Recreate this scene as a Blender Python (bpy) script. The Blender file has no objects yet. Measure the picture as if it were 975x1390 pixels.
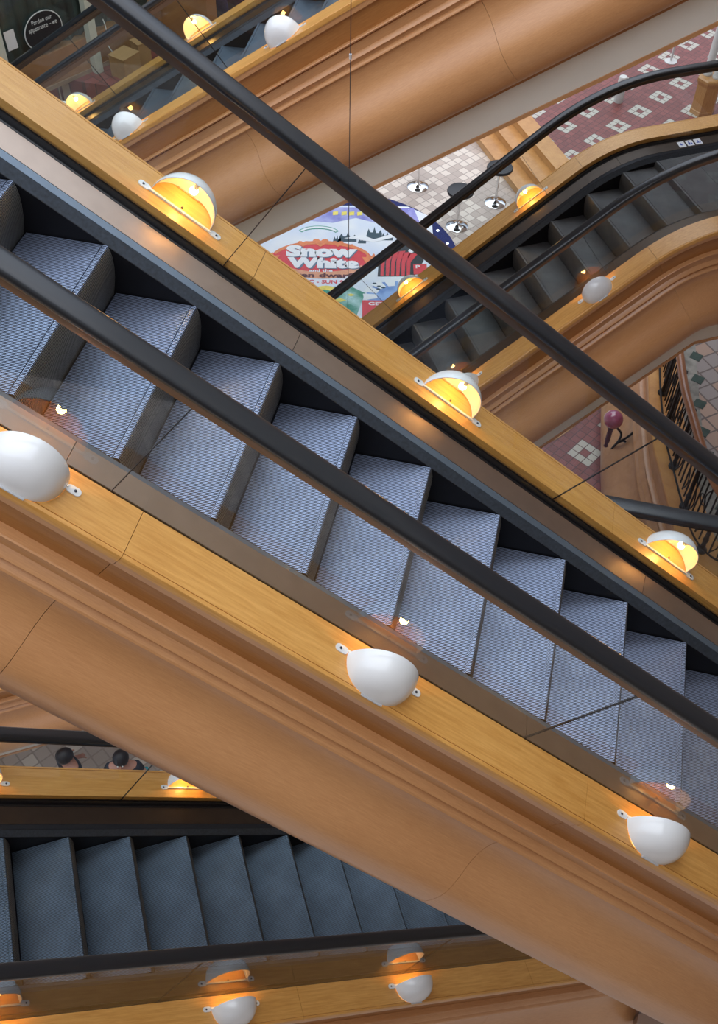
import bpy, bmesh, math, random
from mathutils import Vector, Matrix
random.seed(7)
SC = bpy.context.scene
COL = SC.collection
PI = math.pi
INC = math.radians(35); SI, CO = math.sin(INC), math.cos(INC)
F2, F1, F0, RED, COURT = -1.63, -6.54, -11.45, -13.50, -14.12  # courtyard levels, and what stands on them, scaled about the camera

# ------------------------------------------------------------------ materials
def nt(name):
    m = bpy.data.materials.new(name); m.use_nodes = True
    n = m.node_tree; n.nodes.clear()
    out = n.nodes.new('ShaderNodeOutputMaterial')
    return m, n, out
def bsdf(n, out, col=(.5, .5, .5), rough=.5, metal=0., spec=.5, coat=0., coat_r=.1):
    b = n.nodes.new('ShaderNodeBsdfPrincipled')
    b.inputs['Base Color'].default_value = (*col, 1); b.inputs['Roughness'].default_value = rough
    b.inputs['Metallic'].default_value = metal; b.inputs['Specular IOR Level'].default_value = spec
    b.inputs['Coat Weight'].default_value = coat; b.inputs['Coat Roughness'].default_value = coat_r
    n.links.new(b.outputs[0], out.inputs[0]); return b
def plain(name, col, rough=.5, metal=0., spec=.5, coat=0., coat_r=.1, var=.06, scale=9.):
    m, n, out = nt(name); b = bsdf(n, out, col, rough, metal, spec, coat, coat_r)
    if var:
        tc = n.nodes.new('ShaderNodeTexCoord'); no = n.nodes.new('ShaderNodeTexNoise'); no.inputs['Scale'].default_value = scale
        no.inputs['Detail'].default_value = 4
        r = n.nodes.new('ShaderNodeValToRGB'); r.color_ramp.elements[0].position = .3; r.color_ramp.elements[1].position = .7
        r.color_ramp.elements[0].color = (*[c * (1 - var) for c in col], 1); r.color_ramp.elements[1].color = (*[min(1, c * (1 + var)) for c in col], 1)
        n.links.new(tc.outputs['Object'], no.inputs['Vector']); n.links.new(no.outputs[0], r.inputs[0]); n.links.new(r.outputs[0], b.inputs['Base Color'])
    return m
def wood(name, c1, c2, rough=.38, coat=.3, ang=INC, stretch=14., scale=5., spec=.5, coat_r=.2):
    m, n, out = nt(name); b = bsdf(n, out, c1, rough, 0, spec, coat, coat_r)
    tc = n.nodes.new('ShaderNodeTexCoord')
    mp = n.nodes.new('ShaderNodeMapping'); mp.inputs['Rotation'].default_value = (0, -ang, 0)
    mp2 = n.nodes.new('ShaderNodeMapping'); mp2.inputs['Scale'].default_value = (1, stretch, stretch)
    n.links.new(tc.outputs['Object'], mp.inputs['Vector']); n.links.new(mp.outputs[0], mp2.inputs['Vector'])
    a = n.nodes.new('ShaderNodeTexNoise'); a.inputs['Scale'].default_value = scale; a.inputs['Detail'].default_value = 8; a.inputs['Roughness'].default_value = .65
    g = n.nodes.new('ShaderNodeTexNoise'); g.inputs['Scale'].default_value = 1.1; g.inputs['Detail'].default_value = 3
    n.links.new(mp2.outputs[0], a.inputs['Vector']); n.links.new(mp.outputs[0], g.inputs['Vector'])
    mx = n.nodes.new('ShaderNodeMath'); mx.operation = 'ADD'
    s = n.nodes.new('ShaderNodeMath'); s.operation = 'MULTIPLY'; s.inputs[1].default_value = .55
    n.links.new(g.outputs[0], s.inputs[0]); n.links.new(a.outputs[0], mx.inputs[0]); n.links.new(s.outputs[0], mx.inputs[1])
    r = n.nodes.new('ShaderNodeValToRGB'); r.color_ramp.elements[0].position = .52; r.color_ramp.elements[1].position = 1.0
    r.color_ramp.elements[0].color = (*c1, 1); r.color_ramp.elements[1].color = (*c2, 1)
    n.links.new(mx.outputs[0], r.inputs[0]); n.links.new(r.outputs[0], b.inputs['Base Color'])
    bp = n.nodes.new('ShaderNodeBump'); bp.inputs['Strength'].default_value = .06; bp.inputs['Distance'].default_value = .01
    n.links.new(a.outputs[0], bp.inputs['Height']); n.links.new(bp.outputs[0], b.inputs['Normal'])
    return m
def emit(name, col, strength):
    m, n, out = nt(name); e = n.nodes.new('ShaderNodeEmission'); e.inputs[0].default_value = (*col, 1); e.inputs[1].default_value = strength
    n.links.new(e.outputs[0], out.inputs[0]); return m
def glass(name, tint=(.95, .975, .97), ior=1.5):
    m, n, out = nt(name)
    f = n.nodes.new('ShaderNodeFresnel'); f.inputs[0].default_value = ior
    t = n.nodes.new('ShaderNodeBsdfTransparent'); t.inputs[0].default_value = (*tint, 1)
    g = n.nodes.new('ShaderNodeBsdfGlossy'); g.inputs['Roughness'].default_value = .015; g.inputs[0].default_value = (1, 1, 1, 1)
    mx = n.nodes.new('ShaderNodeMixShader'); 
    gm = n.nodes.new('ShaderNodeNewGeometry')
    fac = mathn(n, 'MULTIPLY', f.outputs[0], mathn(n, 'SUBTRACT', 1.0, gm.outputs['Backfacing']))
    n.links.new(fac, mx.inputs[0]); n.links.new(t.outputs[0], mx.inputs[1]); n.links.new(g.outputs[0], mx.inputs[2])
    n.links.new(mx.outputs[0], out.inputs[0]); return m
def mathn(n, op, a, b=None):
    x = n.nodes.new('ShaderNodeMath'); x.operation = op
    for i, v in enumerate((a, b)):
        if v is None: continue
        if isinstance(v, (int, float)): x.inputs[i].default_value = v
        else: n.links.new(v, x.inputs[i])
    return x.outputs[0]
def tile_mat(name, base, light, grout, T, N, origin, heading, gw=.07, mode='ring', rough=.45):
    m, n, out = nt(name); b = bsdf(n, out, base, rough)
    g = n.nodes.new('ShaderNodeNewGeometry')
    mp = n.nodes.new('ShaderNodeMapping'); mp.vector_type = 'TEXTURE'
    mp.inputs['Location'].default_value = (origin[0], origin[1], 0); mp.inputs['Rotation'].default_value = (0, 0, heading)
    mp.inputs['Scale'].default_value = (T, T, T)
    n.links.new(g.outputs['Position'], mp.inputs['Vector'])
    sp = n.nodes.new('ShaderNodeSeparateXYZ'); n.links.new(mp.outputs[0], sp.inputs[0])
    X, Y = sp.outputs[0], sp.outputs[1]
    cx, cy = mathn(n, 'FLOOR', X), mathn(n, 'FLOOR', Y)
    fx, fy = mathn(n, 'FRACT', X), mathn(n, 'FRACT', Y)
    cb = n.nodes.new('ShaderNodeCombineXYZ'); n.links.new(cx, cb.inputs[0]); n.links.new(cy, cb.inputs[1])
    wn = n.nodes.new('ShaderNodeTexWhiteNoise'); n.links.new(cb.outputs[0], wn.inputs['Vector'])
    def lt(a, v): return mathn(n, 'LESS_THAN', a, v)
    def gt(a, v): return mathn(n, 'GREATER_THAN', a, v)
    gm = mathn(n, 'MAXIMUM', mathn(n, 'MAXIMUM', lt(fx, gw), lt(fy, gw)), mathn(n, 'MAXIMUM', gt(fx, 1 - gw), gt(fy, 1 - gw)))
    ox, oy = mathn(n, 'FLOORED_MODULO', cx, N), mathn(n, 'FLOORED_MODULO', cy, N)
    if mode == 'ring':
        ins = mathn(n, 'MULTIPLY', lt(ox, 2.5), lt(oy, 2.5))
        cen = mathn(n, 'MULTIPLY', mathn(n, 'COMPARE', ox, 1), mathn(n, 'COMPARE', oy, 1))
        sel = mathn(n, 'MULTIPLY', ins, mathn(n, 'SUBTRACT', 1.0, cen))
    elif mode == 'dot':
        sel = mathn(n, 'MULTIPLY', lt(ox, .5), lt(oy, .5))
    else:
        sel = gt(wn.outputs[0], .62)
    m1 = n.nodes.new('ShaderNodeMix'); m1.data_type = 'RGBA'; m1.inputs[6].default_value = (*base, 1); m1.inputs[7].default_value = (*[c * .72 for c in base], 1)
    n.links.new(wn.outputs[0], m1.inputs[0])
    m2 = n.nodes.new('ShaderNodeMix'); m2.data_type = 'RGBA'; m2.inputs[7].default_value = (*light, 1)
    n.links.new(sel, m2.inputs[0]); n.links.new(m1.outputs[2], m2.inputs[6])
    m3 = n.nodes.new('ShaderNodeMix'); m3.data_type = 'RGBA'; m3.inputs[7].default_value = (*grout, 1)
    n.links.new(gm, m3.inputs[0]); n.links.new(m2.outputs[2], m3.inputs[6])
    n.links.new(m3.outputs[2], b.inputs['Base Color'])
    return m

M = {}
M['deck'] = wood('varnished_maple', (.54, .235, .04), (.76, .40, .11), rough=.4, coat=.5, coat_r=.3)
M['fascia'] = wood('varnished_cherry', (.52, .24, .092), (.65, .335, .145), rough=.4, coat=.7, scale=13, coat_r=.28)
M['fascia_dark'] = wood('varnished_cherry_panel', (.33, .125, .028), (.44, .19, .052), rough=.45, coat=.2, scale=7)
M['rubber'] = plain('black_rubber', (.010, .013, .018), .4, spec=.45, coat=.55, coat_r=.2, var=0)
M['bronze'] = plain('bronze_aluminium', (.42, .33, .28), .36, metal=.9, var=.05)
M['guide'] = plain('brown_anodised', (.20, .135, .095), .35, metal=.8, var=.05)
M['bronze_dark'] = plain('dark_bronze', (.05, .034, .025), .36, metal=.5, var=.1)  # also inner panels of farther escalators, their weaker reflection put into the colour
M['black'] = plain('black_enamel', (.008, .008, .01), .35, spec=.5, var=0)
M['skirt'] = plain('black_skirt', (.005, .005, .007), .55, spec=.25, var=0)
M['trim_dark'] = plain('dark_trim', (.03, .035, .045), .4, metal=.5, var=0)  # darkened copy of the grey trim, less sky reflection put into its colour
M['trim'] = plain('grey_trim', (.16, .21, .27), .45, metal=.6, var=.05)
M['brush'] = plain('skirt_brush', (.03, .04, .055), .6, var=.3, scale=60)
M['tread'] = plain('grooved_aluminium', (.33, .395, .55), .40, metal=.75, var=.15, scale=5)
M['riser'] = plain('dull_cast_riser', (.24, .235, .22), .5, metal=.5, var=.1, scale=5)
M['tread_base'] = plain('groove_shade', (.012, .014, .022), .6, var=0)  # dirty groove floor and ridge sides, blackened so the shade is in the colour
M['tread_dim'] = plain('dull_grooved_aluminium', (.21, .21, .215), .5, metal=.5, var=.2, scale=5)  # darker, duller tread tone of the right-hand escalator
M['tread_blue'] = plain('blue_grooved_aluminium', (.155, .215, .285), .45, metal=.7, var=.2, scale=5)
M['truss'] = plain('truss_dark', (.02, .016, .013), .7, var=0)
M['cream'] = plain('cream_plaster', (.80, .76, .68), .7, var=.03, scale=2)
M['glass'] = glass('balustrade_glass')
M['ceramic'] = plain('white_enamel', (.78, .79, .80), .22, spec=.6, coat=.5, coat_r=.08, var=.02)
M['steel'] = plain('white_metal', (.62, .64, .66), .3, metal=.3, var=0)
M['screw'] = plain('dark_screw', (.06, .06, .08), .4, metal=.6, var=0)
M['bulb'] = emit('bulb_glow', (1, .52, .14), 75)
M['chrome'] = plain('chrome', (.75, .76, .78), .12, metal=1, var=0)
M['redtile'] = tile_mat('red_quarry_tile', (.27, .08, .07), (.52, .49, .42), (.11, .045, .04), .153, 6, (1.566 - .153 * 1.5 * .5 + .153 * 1.5 * .866, 24.18 - .153 * 1.5 * .866 - .153 * 1.5 * .5), math.radians(60), gw=.05)
M['beigetile'] = tile_mat('pale_mosaic_tile', (.58, .48, .41), (.74, .65, .56), (.40, .33, .28), .20, 2, (0, 0), math.radians(54), gw=.055, mode='rand')
M['gallerytile'] = tile_mat('pink_beige_tile', (.40, .275, .21), (.27, .235, .22), (.13, .10, .09), .273, 2, (3.3, 10.9), math.radians(40), gw=.05, mode='rand')
M['marble'] = plain('grey_marble', (.22, .215, .19), .3, coat=.3, var=.5, scale=6)
M['green'] = plain('dark_green_tile', (.03, .06, .05), .35, var=.2)

# ------------------------------------------------------------------ mesh helpers
def link(name, me, mat, parent=None, smooth=None):
    o = bpy.data.objects.new(name, me); COL.objects.link(o)
    if mat is not None and not me.materials: me.materials.append(mat)
    if parent is not None: o.parent = parent
    if smooth is not None:
        for p in me.polygons: p.use_smooth = True
        me.set_sharp_from_angle(angle=math.radians(smooth))
    return o
def mesh(name, verts, faces):
    me = bpy.data.meshes.new(name); me.from_pydata([tuple(v) for v in verts], [], faces); me.update()
    bm = bmesh.new(); bm.from_mesh(me); bmesh.ops.recalc_face_normals(bm, faces=bm.faces); bm.to_mesh(me); bm.free()
    return me
def tag(o, label, cat, group=None, kind=None):
    if label: o['label'] = label
    if cat: o['category'] = cat
    if group: o['group'] = group
    if kind: o['kind'] = kind
    return o
def empty(name, loc=(0, 0, 0), rz=0.):
    o = bpy.data.objects.new(name, None); COL.objects.link(o); o.location = loc; o.rotation_euler = (0, 0, rz); o.empty_display_size = .1
    return o
def extr(rings, closed=True):
    """rings: list of equal-length point loops, capped"""
    v = [p for r in rings for p in r]; n = len(rings[0]); f = []
    for i in range(len(rings) - 1):
        for j in range(n if closed else n - 1):
            a = i * n + j; b = i * n + (j + 1) % n
            f.append((a, b, b + n, a + n))
    if closed:
        f.append(tuple(range(n - 1, -1, -1))); f.append(tuple(range((len(rings) - 1) * n, len(rings) * n)))
    return v, f
class MB:
    def __init__(s): s.v = []; s.f = []
    def add(s, v, f):
        k = len(s.v); s.v += [tuple(p) for p in v]; s.f += [tuple(i + k for i in q) for q in f]; return s
    def box(s, x0, y0, z0, x1, y1, z1, mt=None):
        v = [Vector(p) for p in ((x0, y0, z0), (x1, y0, z0), (x1, y1, z0), (x0, y1, z0), (x0, y0, z1), (x1, y0, z1), (x1, y1, z1), (x0, y1, z1))]
        if mt is not None: v = [mt @ p for p in v]
        return s.add(v, [(0, 3, 2, 1), (4, 5, 6, 7), (0, 1, 5, 4), (1, 2, 6, 5), (2, 3, 7, 6), (3, 0, 4, 7)])
    def lathe(s, prof, c=(0, 0, 0), n=24, mt=None):
        rings = []
        for r, z in prof:
            ring = [Vector((c[0] + r * math.cos(2 * PI * k / n), c[1] + r * math.sin(2 * PI * k / n), c[2] + z)) for k in range(n)]
            rings.append([mt @ p for p in ring] if mt is not None else ring)
        return s.add(*extr(rings))
    def tube(s, pts, r, n=8):
        pts = [Vector(p) for p in pts]; rings = []
        rr = r if isinstance(r, (list, tuple)) else [r] * len(pts)
        up = Vector((0, 0, 1))
        for i, p in enumerate(pts):
            t = (pts[min(i + 1, len(pts) - 1)] - pts[max(i - 1, 0)]).normalized()
            a = t.cross(up)
            if a.length < .05: a = t.cross(Vector((1, 0, 0)))
            a.normalize(); b = a.cross(t).normalized(); up = b
            rings.append([p + rr[i] * (a * math.cos(2 * PI * k / n) + b * math.sin(2 * PI * k / n)) for k in range(n)])
        return s.add(*extr(rings))
    def build(s, name, mat, parent=None, smooth=None):
        return link(name, mesh(name, s.v, s.f), mat, parent, smooth)
def smoothcurve(pts, sub=6):
    P = [Vector(p) for p in pts]; out = []
    for i in range(len(P) - 1):
        p0 = P[max(i - 1, 0)]; p1 = P[i]; p2 = P[i + 1]; p3 = P[min(i + 2, len(P) - 1)]
        for k in range(sub):
            t = k / sub
            out.append(.5 * ((2 * p1) + (-p0 + p2) * t + (2 * p0 - 5 * p1 + 4 * p2 - p3) * t * t + (-p0 + 3 * p1 - 3 * p2 + p3) * t ** 3))
    out.append(P[-1]); return out

# ------------------------------------------------------------------ escalator
class Path:
    """nosing line in the vertical plane of one escalator; s runs down the incline"""
    def __init__(s, sT, sB, R=1.5):
        s.sT, s.sB, s.R = sT, sB, R
        s.aT = (sT * CO, -sT * SI); s.aB = (sB * CO, -sB * SI)
        s.cT = (s.aT[0] - R * SI, s.aT[1] - R * CO); s.cB = (s.aB[0] + R * SI, s.aB[1] + R * CO)
        s.L = R * INC
        s.xT = s.cT[0]; s.xB = s.cB[0]; s.zT = s.cT[1] + R; s.zB = s.cB[1] - R
    def at(p, s):
        if s < p.sT:
            t = p.sT - s
            if t >= p.L: return (p.cT[0] - (t - p.L), p.zT, 0., 1.)
            a = INC - t / p.R; return (p.cT[0] + p.R * math.sin(a), p.cT[1] + p.R * math.cos(a), math.sin(a), math.cos(a))
        if s > p.sB:
            t = s - p.sB
            if t >= p.L: return (p.cB[0] + (t - p.L), p.zB, 0., 1.)
            a = INC - t / p.R; return (p.cB[0] - p.R * math.sin(a), p.cB[1] - p.R * math.cos(a), math.sin(a), math.cos(a))
        return (s * CO, -s * SI, SI, CO)
    def zx(p, x):
        if x < p.aT[0]: return p.cT[1] + math.sqrt(max(0, p.R ** 2 - min(0, p.cT[0] - x) ** 2)) if x > p.cT[0] else p.zT
        if x > p.aB[0]: return p.cB[1] - math.sqrt(max(0, p.R ** 2 - (x - p.cB[0]) ** 2)) if x < p.cB[0] else p.zB
        return -x * SI / CO
    def samples(p, s0, s1):
        ks = [s0]
        N = 10
        for a, b in ((p.sT - p.L, p.sT), (p.sB, p.sB + p.L)):
            for i in range(N + 1):
                q = a + (b - a) * i / N
                if s0 + .004 < q < s1 - .004: ks.append(q)
        ks.append(s1); return sorted(ks)
def sweep(path, prof, s0, s1, side, name, mat, parent, smooth=None):
    rings = []
    for s in path.samples(s0, s1):
        x, z, nx, nz = path.at(s)
        rings.append([(x + nx * n, side * u, z + nz * n) for u, n in prof])
    v, f = extr(rings)
    return link(name, mesh(name, v, f), mat, parent, smooth)

P_DECK = [(.752, .134), (.962, .134), (.9625, .128), (.9655, .128), (.966, .134), (.974, .134), (.981, .131), (.985, .122), (.985, .09), (.752, .09)]
P_BAND = [(.76, .09), (.978, .09), (.978, .045), (.76, .045)]
P_PANEL = [(.91, .045), (.95, .045), (.95, -.14), (.91, -.14)]
P_MOULD = [(.91, -.137), (.955, -.137), (.995, -.139), (1.002, -.144), (1.0, -.153), (.985, -.160), (.962, -.163), (.962, -.171), (.975, -.173), (.974, -.245),
           (.98, -.249), (1.005, -.268), (1.012, -.276), (1.008, -.284), (.993, -.288), (.990, -.318), (1.0, -.322), (1.02, -.336), (1.026, -.346), (1.02, -.356), (1.0, -.362), (.91, -.362)]
P_BULGE = [(.93, -.362), (.998, -.365), (1.0, -.43), (1.006, -.46), (1.0155, -.487), (1.024, -.512), (1.037, -.54), (1.062, -.578), (1.095, -.616), (1.127, -.646), (1.153, -.677), (1.179, -.71),
           (1.199, -.745), (1.213, -.79), (1.221, -.848), (1.221, -.90), (1.212, -.95), (1.193, -1.0), (1.162, -1.04), (1.12, -1.065), (1.07, -1.078), (1.0, -1.082), (.93, -1.082)]
P_BEAD = [(.93, -1.084), (1.02, -1.084), (1.038, -1.094), (1.04, -1.11), (1.03, -1.125), (1.0, -1.13), (.93, -1.13)]
P_CREAM = [(.93, -1.13), (.99, -1.13), (.99, -1.32), (.93, -1.32)]
P_STRIP = [(.90, -1.32), (1.002, -1.32), (1.002, -1.355), (.90, -1.355)]
P_CHANNEL = [(.698, .04), (.698, .068), (.704, .072), (.712, .06), (.725, .058), (.737, .08), (.7518, .08), (.7518, .04)]
P_INNER = [(.572, .052), (.696, .067), (.696, .05), (.572, .035)]
P_TRIM = [(.5705, .05), (.541, .036), (.541, .026), (.5705, .036)]
P_BRUSH = [(.54, .034), (.505, -.012), (.505, -.03), (.54, .016)]
P_SKIRT = [(.503, -.012), (.503, -.62), (.53, -.62), (.53, -.0)]
P_GLASS = [(.740, .06), (.740, .885), (.750, .885), (.750, .06)]
P_TRUSSS = [(.535, -.02), (.57, .03), (.70, .04), (.905, .085), (.905, -1.30), (.535, -1.30)]
P_TRUSSB = [(-.92, -1.30), (.92, -1.30), (.92, -1.345), (-.92, -1.345)]
H_RUB = [(-.022, -.040), (-.038, -.038), (-.047, -.026), (-.048, -.008), (-.043, .003), (-.034, .009), (-.018, .012), (.018, .012), (.034, .009), (.043, .003), (.048, -.008), (.047, -.026), (.038, -.038), (.022, -.040)]
H_GUI = [(-.03, -.037), (.03, -.037), (.03, -.05), (.018, -.056), (.018, -.075), (.012, -.098), (-.012, -.098), (-.018, -.075), (-.018, -.056), (-.03, -.05)]

def step_mesh(name):
    """one step: grooved tread running back from the nose, curved grooved riser below it"""
    prof = [(-.405, 0), (-.028, 0), (-.0275, -.007), (-.0235, -.007), (-.023, 0), (-.004, 0), (0, -.002), (.003, -.010), (.009, -.03), (.014, -.07), (.013, -.12), (.006, -.18), (-.006, -.24), (-.018, -.29)]
    inn = []
    for i, (x, z) in enumerate(prof):
        if i < 6: inn.append((x, -.0115))
        else: inn.append((x - .0105, min(z, -.0115)))
    mb = MB(); k = 0; N = 111; p = .009
    for i in range(N):
        y0 = -.4985 + i * p; y1 = y0 + .0043
        n = len(prof)
        v = [(x, y0, z) for x, z in prof] + [(x, y1, z) for x, z in prof] + [(x, y0, z) for x, z in inn] + [(x, y1, z) for x, z in inn]
        f = []
        for j in range(n - 1):
            f += [(j, j + 1, n + j + 1, n + j), (j, 2 * n + j, 2 * n + j + 1, j + 1), (n + j, n + j + 1, 3 * n + j + 1, 3 * n + j)]
        mb.add(v, f)
    nr = len(mb.f)
    global RIDX; RIDX = []
    for i in range(N):
        for j in range(n - 1):
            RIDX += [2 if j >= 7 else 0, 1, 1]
    rings = [[(x, y, z) for x, z in inn] + [(x - .03, y, z - (.02 if i < 6 else 0)) for i, (x, z) in reversed(list(enumerate(inn)))] for y in (-.4985, .4985)]
    mb.add(*extr(rings))
    me = mesh(name, mb.v, mb.f)
    return me, nr
STEP_ME, NR = step_mesh('step')
def step_variant(m):
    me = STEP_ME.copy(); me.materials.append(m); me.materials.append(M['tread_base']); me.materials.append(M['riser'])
    # ridge tops keep their metal; ridge sides and base take the groove shade colour
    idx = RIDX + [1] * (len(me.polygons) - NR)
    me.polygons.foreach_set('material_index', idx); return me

def handrail_frames(path, sa, sb, h=.94, r=.36):
    """list of (x,z,nx,nz) for a handrail with a half round turn at each end"""
    fr = []
    for s in path.samples(sa, sb):
        x, z, nx, nz = path.at(s); fr.append((x + nx * h, z + nz * h, nx, nz))
    def loop(x, z, dirx):
        out = []
        for i in range(1, 15):
            a = PI * i / 14
            out.append((x + dirx * r * math.sin(a), z - r + r * math.cos(a), dirx * math.sin(a), math.cos(a)))
        return out
    x, z, _, _ = fr[0]; top = loop(x, z, -1)[::-1]
    x, z, _, _ = fr[-1]; bot = loop(x, z, 1)
    return top + fr + bot
def sweep_frames(fr, prof, ucen, side, name, mat, parent, smooth):
    rings = [[(x + nx * n, side * (ucen + u), z + nz * n) for u, n in prof] for x, z, nx, nz in fr]
    v, f = extr(rings)
    return link(name, mesh(name, v, f), mat, parent, smooth)

def cut(a, b, off, pitch, gap=.0026):
    js = []
    k = math.floor((a - off) / pitch)
    while off + k * pitch < b:
        j = off + k * pitch
        if a + .15 < j < b - .15: js.append(j)
        k += 1
    e = [a] + js + [b]
    return [(e[i] + (gap / 2 if i else 0), e[i + 1] - (gap / 2 if i < len(e) - 2 else 0)) for i in range(len(e) - 1)]

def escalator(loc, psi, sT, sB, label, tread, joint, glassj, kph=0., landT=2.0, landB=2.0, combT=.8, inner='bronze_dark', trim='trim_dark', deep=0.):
    root = empty('escalator', loc, psi); tag(root, label, 'escalator')
    pa = Path(sT, sB)
    s0, s1 = sT - pa.L - landT, sB + pa.L + landB
    me = step_variant(tread)
    k = math.ceil((pa.xT - combT - kph) / .4)
    while k * .4 + kph < pa.xB + .35:
        x = k * .4 + kph
        o = bpy.data.objects.new('step', me); COL.objects.link(o); o.parent = root
        o.location = (x, 0, pa.zx(x)); k += 1
    xlast = (k - 1) * .4 + kph
    for nm, xa, xb, z in (('landing_plate', pa.xT - landT, pa.xT - combT - .22, pa.zT), ('landing_plate', xlast + .2, pa.xB + landB, pa.zB)):
        MB().box(xa, -.5, z - .03, xb, .5, z + .004).build(nm, M['bronze_dark'], root)
    for xa, xb, z in ((pa.xT - combT - .22, pa.xT - combT - .04, pa.zT), (xlast + .02, xlast + .2, pa.zB)):
        mb = MB().box(xa, -.5, z - .02, xb, .5, z + .006)
        mb.build('comb_plate', M['steel'], root)
    for side in (-1, 1):
        for a, b in cut(s0, s1, joint, 2.475):
            sweep(pa, P_DECK, a, b, side, 'deck_board', M['deck'], root, 40)
            sweep(pa, P_BAND, a, b, side, 'deck_edge_band', M['fascia'], root)
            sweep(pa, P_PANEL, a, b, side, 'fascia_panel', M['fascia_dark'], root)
        for a, b in cut(s0, s1, joint - .06, 2.475):
            sweep(pa, P_BULGE, a, b, side, 'bulge_panel', M['fascia'], root, 50)
        sweep(pa, P_MOULD, s0, s1, side, 'fascia_moulding', M['fascia'], root, 22)
        sweep(pa, [(u, n - deep) for u, n in P_STRIP], s0, s1, side, 'bottom_trim', M['fascia'], root)
        sweep(pa, P_BEAD, s0, s1, side, 'bead_moulding', M['fascia_dark'], root, 45)
        sweep(pa, [(u, n - (deep if n < -1.2 else 0)) for u, n in P_CREAM], s0, s1, side, 'cream_panel', M['cream'], root)
        for a, b in cut(s0, s1, joint + .35 * side, 2.475, .003):
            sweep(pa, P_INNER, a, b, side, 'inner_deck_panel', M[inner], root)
        sweep(pa, P_CHANNEL, s0, s1, side, 'glass_channel', M['black'], root)
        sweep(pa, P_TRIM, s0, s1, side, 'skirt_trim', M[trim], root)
        sweep(pa, P_BRUSH, s0, s1, side, 'skirt_brush', M['brush'], root)
        sweep(pa, P_SKIRT, s0, s1, side, 'skirt_panel', M['skirt'], root)
        sweep(pa, P_TRUSSS, s0 + .01, s1 - .01, side, 'truss_light_block', M['truss'], root)  # unseen dark box inside the truss, added to block light behind the joints
        ga, gb = s0 + .9, s1 - .9
        for a, b in cut(ga, gb, glassj, 2.21, .005):
            sweep(pa, P_GLASS, a, b, side, 'glass_panel', M['glass'], root)
            if b < gb - .01: sweep(pa, P_GLASS, b + .0008, b + .0038, side, 'glass_seal', M['black'], root)
        fr = handrail_frames(pa, ga - .02, gb + .02)
        sweep_frames(fr, H_RUB, .75, side, 'handrail', M['rubber'], root, 50)
        sweep_frames(fr, H_GUI, .75, side, 'handrail_guide', M['guide'], root, 30)
    sweep(pa, P_TRUSSB, s0, s1, 1, 'underside_panel', M['cream'], root)
    return root, pa

# ------------------------------------------------------------------ bulkhead lamps
def lamp_parts():
    parts = []
    a, hgt, dep = .168, .188, .140
    NU, NV = 28, 14
    def shell(off):
        v = []
        for i in range(NU + 1):
            th = PI * i / NU            # from +x through top to -x, as seen in the opening plane
            for j in range(NV + 1):
                ph = (PI / 2) * j / NV  # 0 at the opening, 90 deg at the back
                e = 1.0
                x = (a + off) * math.cos(th) * math.cos(ph) ** .72
                z = (hgt + off) * math.sin(th) * math.cos(ph) ** .72
                y = (dep + off) * math.sin(ph)
                v.append((x, y, max(z, 0) + .004))
        return v
    v1, v2 = shell(0), shell(-.004); n = NV + 1; v = v1 + v2; f = []; K = len(v1)
    for i in range(NU):
        for j in range(NV):
            q = i * n + j; f.append((q, q + n, q + n + 1, q + 1)); q += K; f.append((q, q + 1, q + n + 1, q + n))
    for i in range(NU):
        q = i * n; f.append((q, q + K, q + n + K, q + n))
    parts.append(('shade', mesh('shade', v, f), M['ceramic'], 60, None))
    mb = MB()
    # flat bar with rounded ears
    def slab(cx, cy, l, w, z0, z1):
        pts = []
        for k in range(9): t = -PI / 2 + PI * k / 8; pts.append((cx + l - w + w * math.cos(t), cy + w * math.sin(t)))
        for k in range(9): t = PI / 2 + PI * k / 8; pts.append((cx - l + w + w * math.cos(t), cy + w * math.sin(t)))
        mb.add(*extr([[(x, y, z) for x, y in pts] for z in (z0, z1)]))
    for sx in (-1, 1): slab(sx * .200, -.004, .032, .0175, .0005, .006)
    mb.box(-.175, -.013, .0005, .175, -.002, .010)
    parts.append(('base_bar', mesh('base_bar', mb.v, mb.f), M['ceramic'], None, None))
    mb = MB().box(-.055, .130, .0005, .055, .147, .007)
    parts.append(('rear_tab', mesh('rear_tab', mb.v, mb.f), M['steel'], None, None))
    for sx in (-.207, .207):
        mb = MB().lathe([(.0, .0), (.0062, .0), (.0062, .0025), (.003, .0035), (0, .0035)], (sx, -.004, .006), 12)
        parts.append(('screw', mesh('screw', mb.v, mb.f), M['screw'], None, 'base_bar'))
    mb = MB().lathe([(0, -.004), (.006, -.004), (.006, .004), (0, .005)], (0, 0, 0), 12, Matrix.Translation((.0, -.004, .024)) @ Matrix.Rotation(PI / 2, 4, 'X'))
    parts.append(('thumb_screw', mesh('thumb_screw', mb.v, mb.f), M['screw'], None, None))
    mb = MB(); R = .021
    mb.lathe([(R * math.sin(PI * k / 10) if 0 < k < 10 else 0, -R * math.cos(PI * k / 10)) for k in range(11)], (.0, .045, .112), 16)
    parts.append(('bulb', mesh('bulb', mb.v, mb.f), M['bulb'], 80, None))
    mb = MB().lathe([(0, -.0), (.012, 0), (.012, .03), (0, .03)], (0, .045, .128), 12)
    parts.append(('bulb_holder', mesh('bulb_holder', mb.v, mb.f), M['steel'], 40, None))
    return parts
LAMP = None
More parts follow.
